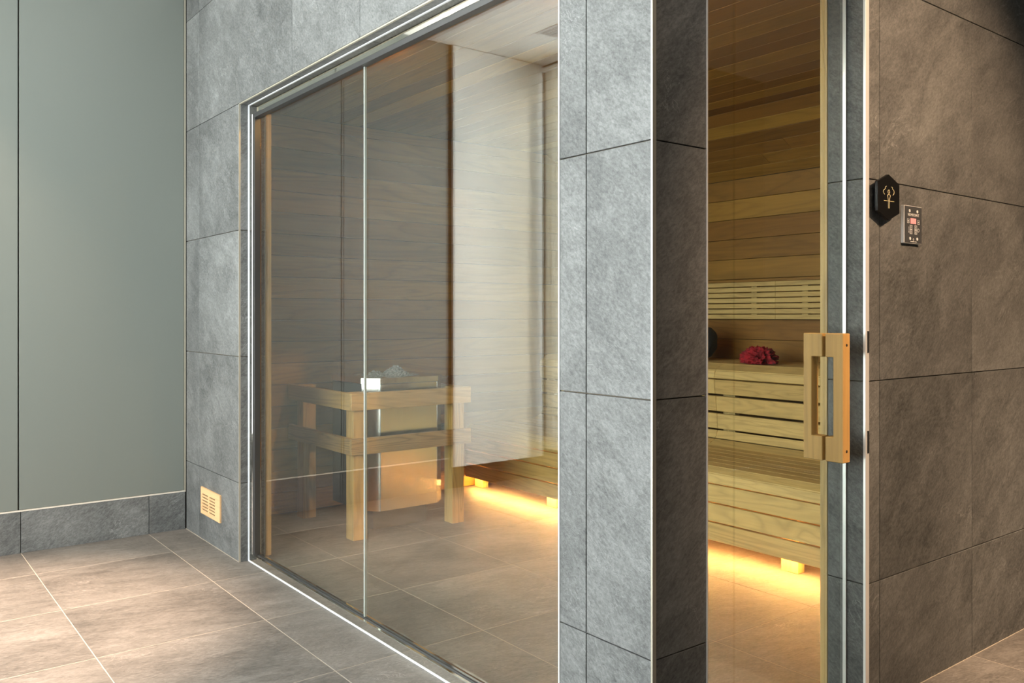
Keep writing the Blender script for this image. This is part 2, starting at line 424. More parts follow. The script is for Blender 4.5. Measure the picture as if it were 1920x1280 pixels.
# ---- sauna shell
SX, SY = 0.148, 0.148           # inner faces of the linings
BX = 3.10                       # back wall
CZ = 2.346                      # sauna ceiling
PW = 0.1265
def planks_wall_end():
    w = tag(boxes('wall_sauna_end', [((0.128, YN + 0.015, 0), (BX + 0.05, YN + 0.09, 2.6))], 'gap'), 'end wall of the sauna clad in horizontal cedar boards', kind='structure')
    z = 1.394 + PW * 7.53 - 0.0
    edges = [0.004] + [1.394 + PW * k for k in range(-11, 8)] 
    edges = sorted(e for e in edges if 0.0 <= e < CZ - 0.01) + [CZ]
    for a, b in zip(edges[:-1], edges[1:]):
        if b - a < 0.02: continue
        box('plank', (SX, YN, a + 0.0012), (BX, YN + 0.015, b - 0.0012), 'cedar_x', w, 0.0018)
    return w
planks_wall_end()
wb = tag(boxes('wall_sauna_back', [((BX + 0.015, 0.13, 0), (BX + 0.09, YN + 0.09, 2.6))], 'gap'), 'back wall of the sauna clad in horizontal cedar boards', kind='structure')
WZT = 2.05
edges = [WZT - 0.1295 * k for k in range(0, 16)]
for b, a in zip(edges[:-1], edges[1:]):
    if b < 0.02: continue
    sp = 9
    segs = [(SY, sp - 0.0004), (sp + 0.0004, YN)] if sp < 3 else [(SY, YN)]
    for y0, y1 in segs:
        box('plank', (BX, y0, max(a, 0.0) + 0.0012), (BX + 0.015, y1, b - 0.0012), 'cedar_y', wb, 0.0018)
cs = tag(boxes('ceiling_sauna', [((0.10, 0.10, CZ + 0.017), (2.62, YN + 0.09, CZ + 0.06)), ], 'gap'), 'cedar board ceiling of the sauna sloping down at the back', kind='structure')
xe = 2.575
while xe > SX + 0.01:
    xa = max(xe - PW, SX)
    box('plank', (xa + 0.0012, SY, CZ), (xe - 0.0012, YN, CZ + 0.016), 'cedar_y', cs, 0.0018)
    xe -= PW
SL0, SL1 = Vector((2.575, CZ)), Vector((BX, WZT))
dirv = (SL1 - SL0).normalized(); nrm = Vector((-dirv.y, dirv.x))
for k in range(6):
    p = SL0.lerp(SL1, k / 6) + dirv * 0.0012; q = SL0.lerp(SL1, (k + 1) / 6) - dirv * 0.0012
    sp = 1.83 if k == 4 else (1.62 if k == 3 else 9)
    segs = [(SY, sp - 0.0006), (sp + 0.0006, YN)] if sp < 3 else [(SY, YN)]
    for y0, y1 in segs:
        extrude_poly('plank', [p, q, q + nrm * 0.016, p + nrm * 0.016], 1, y0, y1, 'cedar_y', cs, 0.0015)
extrude_poly('backing', [SL0 + nrm * 0.017, SL1 + nrm * 0.017 + Vector((0.05, 0)), SL1 + nrm * 0.05 + Vector((0.05, 0)), SL0 + nrm * 0.05], 1, 0.12, YN + 0.05, 'gap', cs)
# linings on the inner side of the two tiled walls
lin = tag(boxes('wall_sauna_lining', [((0.127, 2.645, 0), (SX, YN, CZ)), ((0.127, 0.127, OT + 0.004), (SX, 2.645, CZ)), ((0.127, 0.127, 0), (SX, 0.322, CZ)),
                                     ((SX, 0.127, OT + 0.004), (DX1 + 0.004, SY, CZ)), ((DX1 + 0.006, 0.127, 0), (BX, SY, CZ)), ((SX, 0.127, 0), (DX0 - 0.006, SY, CZ))], 'cedar_z'),
          'cedar lining on the inner side of the tiled walls', kind='structure')
tag(box('jamb_board', (0.126, 2.626, 0.012), (0.152, 2.6355, OT - 0.03), 'pale_z', lin, 0.001), 'pale timber jamb strip beside the glass')
tag(box('jamb_board', (DX1 - 0.003, 0.126, 0.0), (DX1 + 0.0055, 0.150, OT - 0.005), 'pale_z', lin, 0.001), 'pale timber jamb strip behind the glass door')

# ---- metal trims
def trim(n, lo, hi, mat, label, bev=0.0):
    return tag(box('trim_%d' % n, lo, hi, mat, None, bev), label, kind='structure')
trim(1, (-0.002, 2.6375, 0.0), (0.0055, 2.6425, OT + 0.002), 'steel', 'pale metal edge strip at the left end of the glass front')
trim(2, (-0.002, 0.330, OT - 0.002), (0.0055, 2.636, OT + 0.0035), 'steel', 'pale metal edge strip above the glass front')
trim(3, (-0.002, 0.3245, 0.0), (0.0055, 0.329, OT), 'alu', 'pale metal edge strip on the window side of the pillar')
trim(4, (-0.0025, -0.0025, 0.0), (0.010, 0.0025, CEIL - 0.002), 'steel', 'metal corner profile of the tiled pillar')
trim(5, (0.1895, -0.002, 0.0), (0.1935, 0.0055, OT), 'alu', 'bright metal edge strip on the door side of the pillar')
t6 = trim(6, (0.9045, -0.003, 0.0), (0.9245, 0.0055, OT + 0.1), 'alu', 'bright metal door jamb profile beside the sign', 0.001)
for z0, z1 in ((1.058, 1.122), (0.762, 0.828)):
    tag(box('strike_plate', (0.913, -0.0045, z0), (0.922, -0.0028, z1), 'dark_rail', t6), 'small grey strike plate')
trim(7, (-0.0028, 2.642, 0.0), (-0.0002, YN - 0.006, 0.0015), 'grout', 'pale grout line where the glazed wall meets the floor')
trim(8, (0.926, -0.0028, 0.0), (XE, -0.0002, 0.0015), 'grout', 'pale grout line where the door wall meets the floor')
# ---- window_1: the big glass front
w1 = bpy.data.objects.new('window_1', None); COL.objects.link(w1); w1.location = (GX, 1.48, 0); w1.empty_display_size = 0.05
tag(w1, 'big two pane glass front of the sauna in slim metal rails', kind='structure')
WL, WR = 2.634, 0.330
def pane(name, lo, hi, edge_axis, parent, edge='glass_edge'):
    """a glass pane: big faces clear, the thin edges green"""
    c = [(lo[i] + hi[i]) / 2 for i in range(3)]
    bm = bmesh.new(); bm_box(bm, lo, hi, c)
    thin = min(range(3), key=lambda i: hi[i] - lo[i])
    bm.normal_update()
    for f in bm.faces: f.material_index = 0 if abs(f.normal[thin]) > 0.5 else 1
    return obj(name, from_bm(name, bm), ['glass' if thin == 0 else 'glass_low', edge], parent, c)
FX = 0.0450                      # front face of the polished frame
pane('pane', (GX - 0.004, 1.518, 0.030), (GX + 0.004, WL - 0.062, OT - 0.060), 1, w1)
pane('pane', (GX - 0.004, WR, 0.030), (GX + 0.004, 1.512, OT - 0.060), 1, w1)
tag(box('pane_joint', (GX - 0.0045, 1.512, 0.037), (GX + 0.0045, 1.518, OT - 0.068), 'silicone', w1), 'pale vertical joint between the two panes')
tag(box('bottom_rail', (FX, WR, 0.0), (FX + 0.045, WL, 0.037), 'mirror_rail', w1, 0.001), 'polished metal foot rail')
box('bottom_gasket', (GX - 0.007, WR, 0.037), (GX + 0.007, WL - 0.06, 0.041), 'rubber', w1)
tag(box('side_rail', (FX, WL - 0.040, 0.037), (FX + 0.045, WL, OT - 0.049), 'mirror_rail', w1, 0.001), 'polished metal side rail')
box('side_gasket', (FX + 0.004, WL - 0.064, 0.037), (FX + 0.030, WL - 0.040, OT - 0.069), 'dark_rail', w1)
tag(box('top_rail', (FX, WR, OT - 0.049), (FX + 0.045, WL, OT + 0.003), 'mirror_rail', w1, 0.001), 'polished metal head rail')
box('top_gasket', (FX + 0.001, WR, OT - 0.069), (FX + 0.030, WL, OT - 0.049), 'dark_rail', w1, 0.001)
for nm, lo, hi in (('floor_sealant', (FX - 0.004, WR, 0.0), (FX, WL, 0.0025)), ('side_sealant', (FX - 0.004, WL, 0.0025), (FX, 2.6375, OT - 0.002)), ('top_sealant', (FX - 0.004, WR, OT - 0.002), (FX, WL, OT + 0.002))):
    tag(box(nm, lo, hi, 'sealant', w1), 'white sealant line between tile and metal rail')

# ---- door_1: frameless glass door
d1 = bpy.data.objects.new('door_1', None); COL.objects.link(d1); d1.location = (0.55, GY, 0); d1.empty_display_size = 0.05
tag(d1, 'frameless glass sauna door with wooden pull handle', kind='structure')
pane('glass_leaf', (0.3845, GY - 0.004, 0.008), (DX1 - 0.006, GY + 0.004, OT - 0.006), 0, d1, 'glass_low')
tag(pane('side_light', (DX0 + 0.003, GY - 0.004, 0.004), (0.3825, GY + 0.004, OT - 0.003), 0, d1, 'glass_low'), 'narrow fixed glass strip beside the door leaf')
tag(box('edge_seal', (DX1 - 0.005, GY - 0.005, 0.004), (DX1 - 0.001, GY + 0.005, OT - 0.004), 'alu', d1), 'bright seal along the closing edge')
def handle():
    x0, x1 = 0.800, 0.836
    z0, z1, hz0, hz1 = 0.742, 1.116, 0.814, 1.047
    parts = []
    for nm, y0, y1, hy0, hy1 in (('outer_handle', 0.006, GY - 0.0045, 0.038, GY - 0.0045), ('inner_handle', GY + 0.0045, 0.136, GY + 0.0045, 0.108)):
        if nm == 'outer_handle': pts = [(y0, z0), (y1, z0), (y1, hz0), (hy0, hz0), (hy0, hz1), (y1, hz1), (y1, z1), (y0, z1)]
        else: pts = [(y1, z0), (y1, z1), (y0, z1), (y0, hz1), (hy1, hz1), (hy1, hz0), (y0, hz0), (y0, z0)]
        h = extrude_poly(nm, pts, 0, x0, x1, 'handle', d1, 0.0018)
        tag(h, 'honey coloured wooden pull, %s half' % ('outer' if nm[0] == 'o' else 'inner'))
        if nm == 'outer_handle':
            for zz in (1.082, 0.775):
                cyl('screw_hole', (0.8185, 0.0063, zz), 0.0042, 0.002, 'hole', h, axis=1, seg=16)
handle()

# ================================================================== SAUNA FURNITURE
def board(name, p, q, th, y0, y1, mat, parent, side=1):
    p, q = Vector(p), Vector(q); d = (q - p).normalized(); n = Vector((-d.y, d.x)) * th * side
    return extrude_poly(name, [p, q, q + n, p + n], 1, y0, y1, mat, parent, 0.0025)

lb = thing('lower_bench', (1.9, 1.8, 0), 'long lower sauna bench of pale boards glowing underneath', 'bench')
Y0, Y1 = 0.16, 3.44
yj = 1.03
def split(name, p, q, th, parent, y, side=1):
    for a, b in ((Y0, y - 0.0008), (y + 0.0008, Y1)): board(name, p, q, th, a, b, 'pale_y', parent, side)
board('front_board', (1.850, 0.077), (1.850, 0.163), 0.024, Y0, Y1, 'pale_y', lb, -1)
board('front_board', (1.850, 0.170), (1.850, 0.256), 0.024, Y0, Y1, 'pale_y', lb, -1)
board('front_board', (1.850, 0.263), (1.850, 0.349), 0.024, Y0, Y1, 'pale_y', lb, -1)
board('nose_board', (1.847, 0.355), (1.851, 0.402), 0.024, Y0, Y1, 'pale_y', lb, -1)
board('nose_board', (1.853, 0.405), (1.898, 0.428), 0.024, Y0, Y1, 'pale_y', lb, -1)
n = 6; xs = 1.902; wd = (2.438 - xs) / n
for i in range(n):
    board('seat_board', (xs + wd * i + 0.003, 0.428), (xs + wd * (i + 1) - 0.003, 0.428), 0.024, Y0, Y1, 'pale_y', lb, -1)
for y in (0.907, 1.75, 2.58, 3.345):
    box('foot', (1.925, y, 0.0), (1.975, y + 0.09, 0.40), 'pale_z', lb, 0.002)
    box('bearer', (1.925, y + 0.01, 0.340), (2.43, y + 0.08, 0.400), 'pale_x', lb, 0.002)
    box('foot', (2.38, y, 0.0), (2.43, y + 0.09, 0.340), 'pale_z', lb, 0.002)

box('light_block_panel', (2.432, Y0, 0.0), (2.438, Y1, 0.395), 'cedar_y', lb)  # unseen panel added to stop strip light leaking behind the riser

ub = thing('upper_bench', (2.5, 1.8, 0), 'upper sauna bench of pale boards with curved riser against back wall', 'bench')
yu = 1.85
split('seat_back_board', (2.441, 0.425), (2.512, 0.455), 0.022, ub, yu, -1)
split('cove_board', (2.514, 0.459), (2.533, 0.503), 0.022, ub, yu, -1)
split('riser_board', (2.532, 0.511), (2.526, 0.598), 0.022, ub, yu, -1)
split('riser_board', (2.523, 0.613), (2.516, 0.700), 0.022, ub, yu, -1)
split('riser_board', (2.511, 0.714), (2.502, 0.796), 0.022, ub, yu, -1)
split('nose_board', (2.500, 0.806), (2.512, 0.848), 0.022, ub, yu, -1)
split('nose_board', (2.515, 0.853), (2.585, 0.886), 0.022, ub, yu, -1)
n = 5; xs = 2.590; wd = (3.085 - xs) / n
for i in range(n):
    board('seat_board', (xs + wd * i + 0.003, 0.887), (xs + wd * (i + 1) - 0.003, 0.887), 0.024, Y0, Y1, 'pale_y', ub, -1)
for y in (0.90, 1.745, 2.58, 3.34):
    box('upright', (2.560, y, 0.0), (2.600, y + 0.085, 0.862), 'pale_z', ub, 0.002)
    box('bearer', (2.600, y + 0.01, 0.80), (3.09, y + 0.075, 0.860), 'pale_x', ub, 0.002)

br = thing('backrest', (3.07, 1.8, 1.14), 'slatted pale backrest fixed to the back wall above upper bench', 'backrest')
for i in range(7):
    zt = 1.379 - 0.0343 * i
    for a, b in ((0.30, 1.8195), (1.8205, 3.30)):
        box('slat', (3.048, a, zt - 0.0278), (3.066, b, zt), 'pale_y', br, 0.0015)
for y in (0.42, 1.24, 1.605, 1.97, 2.8, 3.2):
    box('support', (3.0665, y, 1.148), (3.0985, y + 0.04, 1.379), 'pale_z', br)
box('top_cap', (3.062, 0.30, 1.381), (3.0985, 3.30, 1.397), 'cedar_y', br, 0.001)

tag(box('light_strip', (1.880, 0.20, 0.070), (1.893, 3.42, 0.077), 'led_warm', None), 'warm glowing light strip under the lower bench', 'light')

# ---- heater guard
hg = thing('heater_guard', (0.95, 3.0, 0), 'low timber guard fence of posts and double rails around the heater', 'guard rail')
for x, y in ((0.600, 2.644), (1.213, 2.644), (0.600, 3.265), (1.213, 3.265)):
    box('post', (x, y, 0.0), (x + 0.080, y + 0.082, 0.768 if y > 3 else 0.766), 'guard_z', hg, 0.002)
for z0, z1, mt in ((0.676, 0.766, 'pale'), (0.446, 0.531, 'rail')):
    mx, my = ('guard_x', 'guard_y') if mt == 'pale' else ('rail_x', 'rail_y')
    if mt == 'rail' and 'rail_x' not in M:
        R2 = [(0.40, 0.235, 0.085), (0.44, 0.26, 0.10)]
        M['rail_x'] = wood('knotty_rail_wood_x', 0, R2, ring=22, dark=0.9); M['rail_y'] = wood('knotty_rail_wood_y', 1, R2, ring=22, dark=0.9)
    box('rail', (0.578, 2.622, z0), (1.325, 2.6435, z1), mx, hg, 0.0015)
    box('rail', (0.578, 2.644, z0), (0.5995, 3.425, z1), my, hg, 0.0015)
    box('rail', (1.2935, 2.644, z0), (1.315, 3.425, z1), my, hg, 0.0015)

# ---- heater
ht = thing('sauna_heater', (0.968, 2.95, 0), 'eight sided stainless steel sauna heater behind the timber guard', 'heater')
def octo(d=0.0, ch=0.075):
    xl, xr, yf, yb = 0.714 - d, 1.222 + d, 2.700 - d, 3.195 + d
    return [(xl, yf + ch), (xl + ch, yf), (xr - ch, yf), (xr, yf + ch), (xr, yb - ch), (xr - ch, yb), (xl + ch, yb), (xl, yb - ch)]
body = extrude_poly('body', octo(-0.006), 2, 0.122, 0.797, 'dark_steel', ht)
oc = octo()
names = ['side_plate', 'front_plate', 'side_plate', 'side_plate', 'corner_plate', 'back_plate', 'corner_plate', 'side_plate']
def face_plate(i, z0, z1, mat, nm, g=0.002, th=0.005):
    a, b = Vector(oc[i]), Vector(oc[(i + 1) % 8]); d = (b - a).normalized(); nn = Vector((-d.y, d.x))
    p, q = a + d * g, b - d * g
    return extrude_poly(nm, [p, q, q + nn * th, p + nn * th], 2, z0, z1, mat, ht)
face_plate(0, 0.118, 0.798, 'brushed', 'corner_plate')
fp = face_plate(1, 0.118, 0.798, 'brushed', 'front_plate')
face_plate(2, 0.118, 0.798, 'brushed', 'corner_plate')
face_plate(3, 0.118, 0.798, 'dark_steel', 'side_plate')  # steel sides coloured dark for the dark surroundings they reflect
face_plate(7, 0.118, 0.798, 'dark_steel', 'side_plate')
# collar with round basin opening
def collar():
    bm = bmesh.new(); oo = octo(0.004); cx, cy = 0.968, 2.9475; R = 0.185; N = 48
    zt, zb = 0.831, 0.801
    def on_oct(ang):
        d = Vector((math.cos(ang), math.sin(ang))); best = 9
        for i in range(8):
            a = Vector(oo[i]) - Vector((cx, cy)); b = Vector(oo[(i + 1) % 8]) - Vector((cx, cy)); e = b - a
            den = d.x * e.y - d.y * e.x
            if abs(den) < 1e-9: continue
            t = (a.x * e.y - a.y * e.x) / den; s_ = (a.x * d.y - a.y * d.x) / den
            if t > 0 and -1e-6 <= s_ <= 1 + 1e-6: best = min(best, t)
        return d * best
    angs = sorted(set([round(2 * math.pi * k / N, 5) for k in range(N)] + [round(math.atan2(p[1] - cy, p[0] - cx) % (2 * math.pi), 5) for p in oo]))
    rows = []
    for a in angs:
        o = on_oct(a); i = Vector((math.cos(a), math.sin(a))) * R
        rows.append([bm.verts.new((o.x, o.y, zb - 0.816)), bm.verts.new((o.x, o.y, zt - 0.816)), bm.verts.new((i.x, i.y, zt - 0.816)), bm.verts.new((i.x * 0.97, i.y * 0.97, zb - 0.816 - 0.02))])
    for k in range(len(rows)):
        A, B = rows[k], rows[(k + 1) % len(rows)]
        for j in range(3): bm.faces.new((A[j], B[j], B[j + 1], A[j + 1]))
    bm.faces.new([r[3] for r in rows])
    bmesh.ops.recalc_face_normals(bm, faces=bm.faces)
    return obj('collar', from_bm('collar', bm), 'brushed', ht, (cx, cy, 0.816))
collar()
bm = bmesh.new(); bmesh.ops.create_icosphere(bm, subdivisions=1, radius=0.0035); rv = from_bm('perforation_dot', bm)
for k in range(6): obj('perforation_dot', rv, 'alu', fp, (0.838 + 0.055 * k, 2.6995, 0.757))  # bright domes added in place of the row of perforations
boxes('plinth', [((0.80, 2.80, 0.0), (1.14, 3.12, 0.122))], 'dark_steel', ht, (0.97, 2.96, 0.06))

def stones():
    bm = bmesh.new(); rs = random.Random(3)
    def hgt(x, y):
        m1 = 0.050 * math.exp(-(((x + 0.085) / 0.055) ** 2 + ((y + 0.02) / 0.07) ** 2))
        m2 = 0.072 * math.exp(-(((x - 0.055) / 0.075) ** 2 + ((y + 0.00) / 0.075) ** 2))
        return max(m1, m2)
    for k in range(900):
        a = rs.random() * 2 * math.pi; r = 0.172 * math.sqrt(rs.random())
        x, y = r * math.cos(a), r * math.sin(a); h = hgt(x, y)
        s = rs.uniform(0.006, 0.011)
        mt = Matrix.Translation((x, y, h - 0.010 + rs.uniform(-0.004, 0.003))) @ Matrix.Rotation(rs.random() * 6, 4, Vector((rs.random(), rs.random(), rs.random() + 0.1)).normalized()) @ Matrix.Diagonal((s, s * rs.uniform(0.7, 1), s * rs.uniform(0.6, 0.9), 1))
        g = bmesh.ops.create_icosphere(bm, subdivisions=1, radius=1.0, matrix=mt)
    # filled bed under the loose stones
    N = 26; grid = {}
    for i in range(N + 1):
        for j in range(N + 1):
            x, y = -0.175 + 0.35 * i / N, -0.175 + 0.35 * j / N
            if math.hypot(x, y) < 0.176: grid[i, j] = bm.verts.new((x, y, hgt(x, y) - 0.012))
    for i in range(N):
        for j in range(N):
            q = [grid.get(t) for t in ((i, j), (i + 1, j), (i + 1, j + 1), (i, j + 1))]
            if all(q): bm.faces.new(q)
    return obj('heater_stones', from_bm('heater_stones', bm), 'stone', None, (0.968, 2.9475, 0.812))
tag(stones(), 'grey crushed stones heaped in two mounds on the heater', 'stones', kind='stuff')

# ---- red cloth and black bag on the upper bench
def crumple(name, c, rx, ry, rz, amp, seed, mat, label, cat, sub=5, freq=3.0, flat=0.0):
    bm = bmesh.new(); bmesh.ops.create_icosphere(bm, subdivisions=sub, radius=1.0)
    off = Vector((seed * 3.1, seed * 1.7, seed * 0.9))
    for v in bm.verts:
        d = v.co.normalized()
        d2 = Vector((d.x * 1.3 + 0.6 * d.y, d.y * 0.9, d.z * 1.2)); a = mnoise.noise(d2 * freq + off); b = mnoise.noise(d * freq * 2.3 + off * 2)
        r = 1.0 + amp * (1 - 2 * abs(a)) - amp * 0.6 + amp * 0.55 * (1 - 2 * abs(b)) - amp * 0.3
        z = d.z * r
        if z < -flat: z = -flat + (z + flat) * 0.08
        v.co = Vector((d.x * r * rx, d.y * r * ry, (z + flat) * rz))
    mz = min(v.co.z for v in bm.verts)
    for v in bm.verts: v.co.z -= mz
    return tag(obj(name, from_bm(name, bm, True), mat, None, c), label, cat)
cl = crumple('cloth', (2.72, 1.70, 0.8875), 0.085, 0.155, 0.070, 0.42, 9, 'red_cloth', 'crumpled red cloth lying on the upper bench', 'cloth', 6, 2.2, 0.25)
cl.rotation_euler = (0, 0, -0.65)
def bag():
    bm = bmesh.new(); bmesh.ops.create_icosphere(bm, subdivisions=4, radius=1.0)
    for v in bm.verts:
        d = v.co.normalized(); s = lambda t, e: math.copysign(abs(t) ** e, t)
        v.co = Vector((s(d.x, 0.7) * 0.09, s(d.y, 0.7) * 0.15, s(d.z, 0.75) * 0.105 + 0.02 * d.x))
        v.co += d * 0.012 * mnoise.noise(d * 2.5)
    mz = min(v.co.z for v in bm.verts)
    for v in bm.verts: v.co.z -= mz
    o = thing('bag', (2.74, 2.20, 0.8875), 'black rounded bag on the upper bench at the edge of the pillar', 'bag')
    obj('bag_body', from_bm('bag_body', bm, True), 'black_cloth', o, (2.74, 2.20, 0.8875))
    bm = bmesh.new()
    prev = None
    for k in range(13):
        a = math.pi * k / 12; c = Vector((0, math.cos(a) * 0.06, math.sin(a) * 0.05))
        ring = [bm.verts.new(c + Vector((0.012 * sx, 0, 0)) + Vector((0, math.cos(a), math.sin(a))) * 0.003 * sy) for sx, sy in ((-1, -1), (1, -1), (1, 1), (-1, 1))]
        if prev:
            for j in range(4): bm.faces.new((prev[j], prev[(j + 1) % 4], ring[(j + 1) % 4], ring[j]))
        prev = ring
    bmesh.ops.recalc_face_normals(bm, faces=bm.faces)
    obj('strap', from_bm('strap', bm), 'black_cloth', o, (2.74, 2.20, 0.8875 + 0.195))
bag()

# ---- unseen ceiling lamps added to light the sauna, hidden from the camera
for lx, ly, ww in ((0.66, 0.86, 'behind the tiled pillar'), (0.30, 2.05, 'just behind the head of the glass front')):
    lp = thing('fill_lamp', (lx, ly, CZ), 'added unseen fill lamp on the sauna ceiling ' + ww, 'lamp', 'added sauna fill lamps')
    cyl('fill_lamp_base', (lx, ly, CZ - 0.012), 0.085, 0.024, 'alu', lp)
    cyl('fill_lamp_glass', (lx, ly, CZ - 0.042), 0.06, 0.036, 'fill_glow', lp, r2=0.078)

# ================================================================== WALL FITTINGS
# ---- hexagonal sign
sg = thing('sauna_sign', (0.9925, -0.012, 1.45), 'black hexagonal sign with gold steam and figure symbol on tiled wall', 'sign')
hexp = [(0.9925, 1.589), (1.054, 1.5635), (1.054, 1.4765), (0.9925, 1.451), (0.931, 1.4765), (0.931, 1.5635)]
extrude_poly('sign_plate', hexp, 1, -0.0265, -0.0165, 'black_gloss', sg, 0.0008)
extrude_poly('sign_back', [(0.9925 + (x - 0.9925) * 0.62, 1.52 + (z - 1.52) * 0.62) for x, z in hexp], 1, -0.0164, -0.0002, 'black_gloss', sg)
def ribbon(name, lines, w, y, mat, parent, org, closed=()):
    bm = bmesh.new()
    for li, pts in enumerate(lines):
        P = [Vector((p[0], p[1])) for p in pts]; n = len(P); cl_ = li in closed
        L, R_ = [], []
        for i in range(n):
            a = P[(i - 1) % n] if (i > 0 or cl_) else P[i]; b = P[(i + 1) % n] if (i < n - 1 or cl_) else P[i]
            d = (b - a).normalized(); nn = Vector((-d.y, d.x)) * w / 2
            L.append(P[i] + nn); R_.append(P[i] - nn)
        def mk(q, yy): return bm.verts.new((q.x - org[0], yy - org[1], q.y - org[2]))
        Lf = [mk(q, y) for q in L]; Rf = [mk(q, y) for q in R_]; Lb = [mk(q, y + 0.0012) for q in L]; Rb = [mk(q, y + 0.0012) for q in R_]
        for i in range(n if cl_ else n - 1):
            j = (i + 1) % n
            bm.faces.new((Lf[i], Lf[j], Rf[j], Rf[i])); bm.faces.new((Lf[j], Lf[i], Lb[i], Lb[j])); bm.faces.new((Rf[i], Rf[j], Rb[j], Rb[i]))
    bmesh.ops.recalc_face_normals(bm, faces=bm.faces)
    return obj(name, from_bm(name, bm), mat, parent, org)
def arcp(cx, cz, rx, rz, a0, a1, n=12): return [(cx + rx * math.cos(math.radians(a0 + (a1 - a0) * k / n)), cz + rz * math.sin(math.radians(a0 + (a1 - a0) * k / n))) for k in range(n + 1)]
sc_ = 0.1235 / (475 - 130); cxp, czp = 0.9925, 1.520      # sign-space scale from the drawn symbol
def S(px, py): return (cxp + (px - 302) * sc_ * 1.0, czp - (py - (430 + (px - 302) * 0.19)) * 0.000190)
steamL = [S(*p) for p in ((262, 252), (246, 262), (240, 278), (243, 292), (226, 300), (214, 318), (211, 340), (218, 360), (232, 378))]
steamR = [S(*p) for p in ((338, 268), (350, 272), (358, 288), (358, 303), (374, 318), (382, 340), (382, 366), (374, 386), (362, 400))]
head = [S(298 + 14 * math.cos(a), 342 + 30 * math.sin(a)) for a in [2 * math.pi * k / 16 for k in range(16)]]
body_ = [S(*p) for p in ((276, 390), (284, 386), (312, 390), (322, 398), (312, 455), (309, 480), (307, 600), (290, 598), (290, 480), (286, 455))]
bar = [S(*p) for p in ((218, 474), (380, 500))]
ribbon('symbol', [steamL, steamR, head, body_, bar], 0.0012, -0.0276, 'gold', sg, (0.9925, -0.0276, 1.52), closed=(2, 3))

# ---- control panel
cp = thing('control_panel', (1.164, -0.01, 1.394), 'small charcoal control panel with red display beside the hexagonal sign', 'control panel')
PX0, PX1, PZ0, PZ1 = 1.112, 1.216, 1.394, 1.507
box('frame', (PX0 - 0.002, -0.0115, PZ0 - 0.002), (PX1 + 0.002, -0.0002, PZ1 + 0.002), 'alu', cp, 0.0008)
box('face', (PX0, -0.0125, PZ0), (PX1, -0.0114, PZ1), 'panel_face', cp)
def Q(u, v): return (PX0 + u * (PX1 - PX0), PZ1 - v * (PZ1 - PZ0))
yq = -0.0130
lines, closed = [], []
def rrect(u0, v0, u1, v1):
    lines.append([Q(u0, v0), Q(u1, v0), Q(u1, v1), Q(u0, v1)]); closed.append(len(lines) - 1)
def circ(u, v, r):
    c = Q(u, v); lines.append([(c[0] + r * math.cos(2 * math.pi * k / 10), c[1] + r * math.sin(2 * math.pi * k / 10)) for k in range(10)]); closed.append(len(lines) - 1)
rrect(0.14, 0.35, 0.25, 0.46); rrect(0.75, 0.36, 0.86, 0.47); circ(0.195, 0.405, 0.002); circ(0.805, 0.415, 0.002)
for v in (0.545, 0.60, 0.67, 0.725): circ(0.36, v, 0.0034); circ(0.64, v, 0.0034)
rrect(0.29, 0.515, 0.43, 0.63); rrect(0.29, 0.64, 0.43, 0.755); rrect(0.57, 0.515, 0.71, 0.63); rrect(0.57, 0.64, 0.71, 0.755)
circ(0.80, 0.64, 0.0052); lines.append([Q(0.23, 0.56), Q(0.23, 0.70)]); circ(0.23, 0.71, 0.0014)
lines.append([Q(0.50, 0.87), Q(0.47, 0.91), Q(0.50, 0.935), Q(0.53, 0.91)]); closed.append(len(lines) - 1)
ribbon('buttons', lines, 0.0011, yq, 'print', cp, (1.164, yq, 1.45), closed=closed)
for u, v in ((0.27, 0.125), (0.73, 0.125), (0.30, 0.885), (0.72, 0.885)):
    c = Q(u, v); cyl('screw', (c[0], -0.0130, c[1]), 0.0046, 0.0016, 'print', cp, axis=1, seg=16)
c0, c1 = Q(0.335, 0.475), Q(0.655, 0.325)
tag(box('display', (c0[0], -0.0132, c0[1]), (c1[0], -0.0126, c1[1]), 'red_led', cp), 'glowing red number display')
def text(body, size, cx, cz, y, mat, parent, name):
    cu = bpy.data.curves.new(name, 'FONT'); cu.body = body; cu.size = size; cu.align_x = 'CENTER'; cu.align_y = 'CENTER'; cu.extrude = 0.0003
    tmp = bpy.data.objects.new(name, cu); COL.objects.link(tmp)
    dg = bpy.context.evaluated_depsgraph_get(); me = bpy.data.meshes.new_from_object(tmp.evaluated_get(dg))
    bpy.data.objects.remove(tmp)
    me.transform(Matrix.Rotation(math.pi / 2, 4, 'X')); me.materials.clear()
    return obj(name, me, mat, parent, (cx, y, cz))
q = Q(0.50, 0.235); text('HOMECRAFT', 0.0118, q[0], q[1], -0.0131, 'print', cp, 'lettering')
ribbon('small_print', [[Q(0.32, 0.965), Q(0.40, 0.965)], [Q(0.42, 0.965), Q(0.55, 0.965)], [Q(0.57, 0.965), Q(0.70, 0.965)]], 0.0016, yq, 'print', cp, (1.164, yq, 1.398))

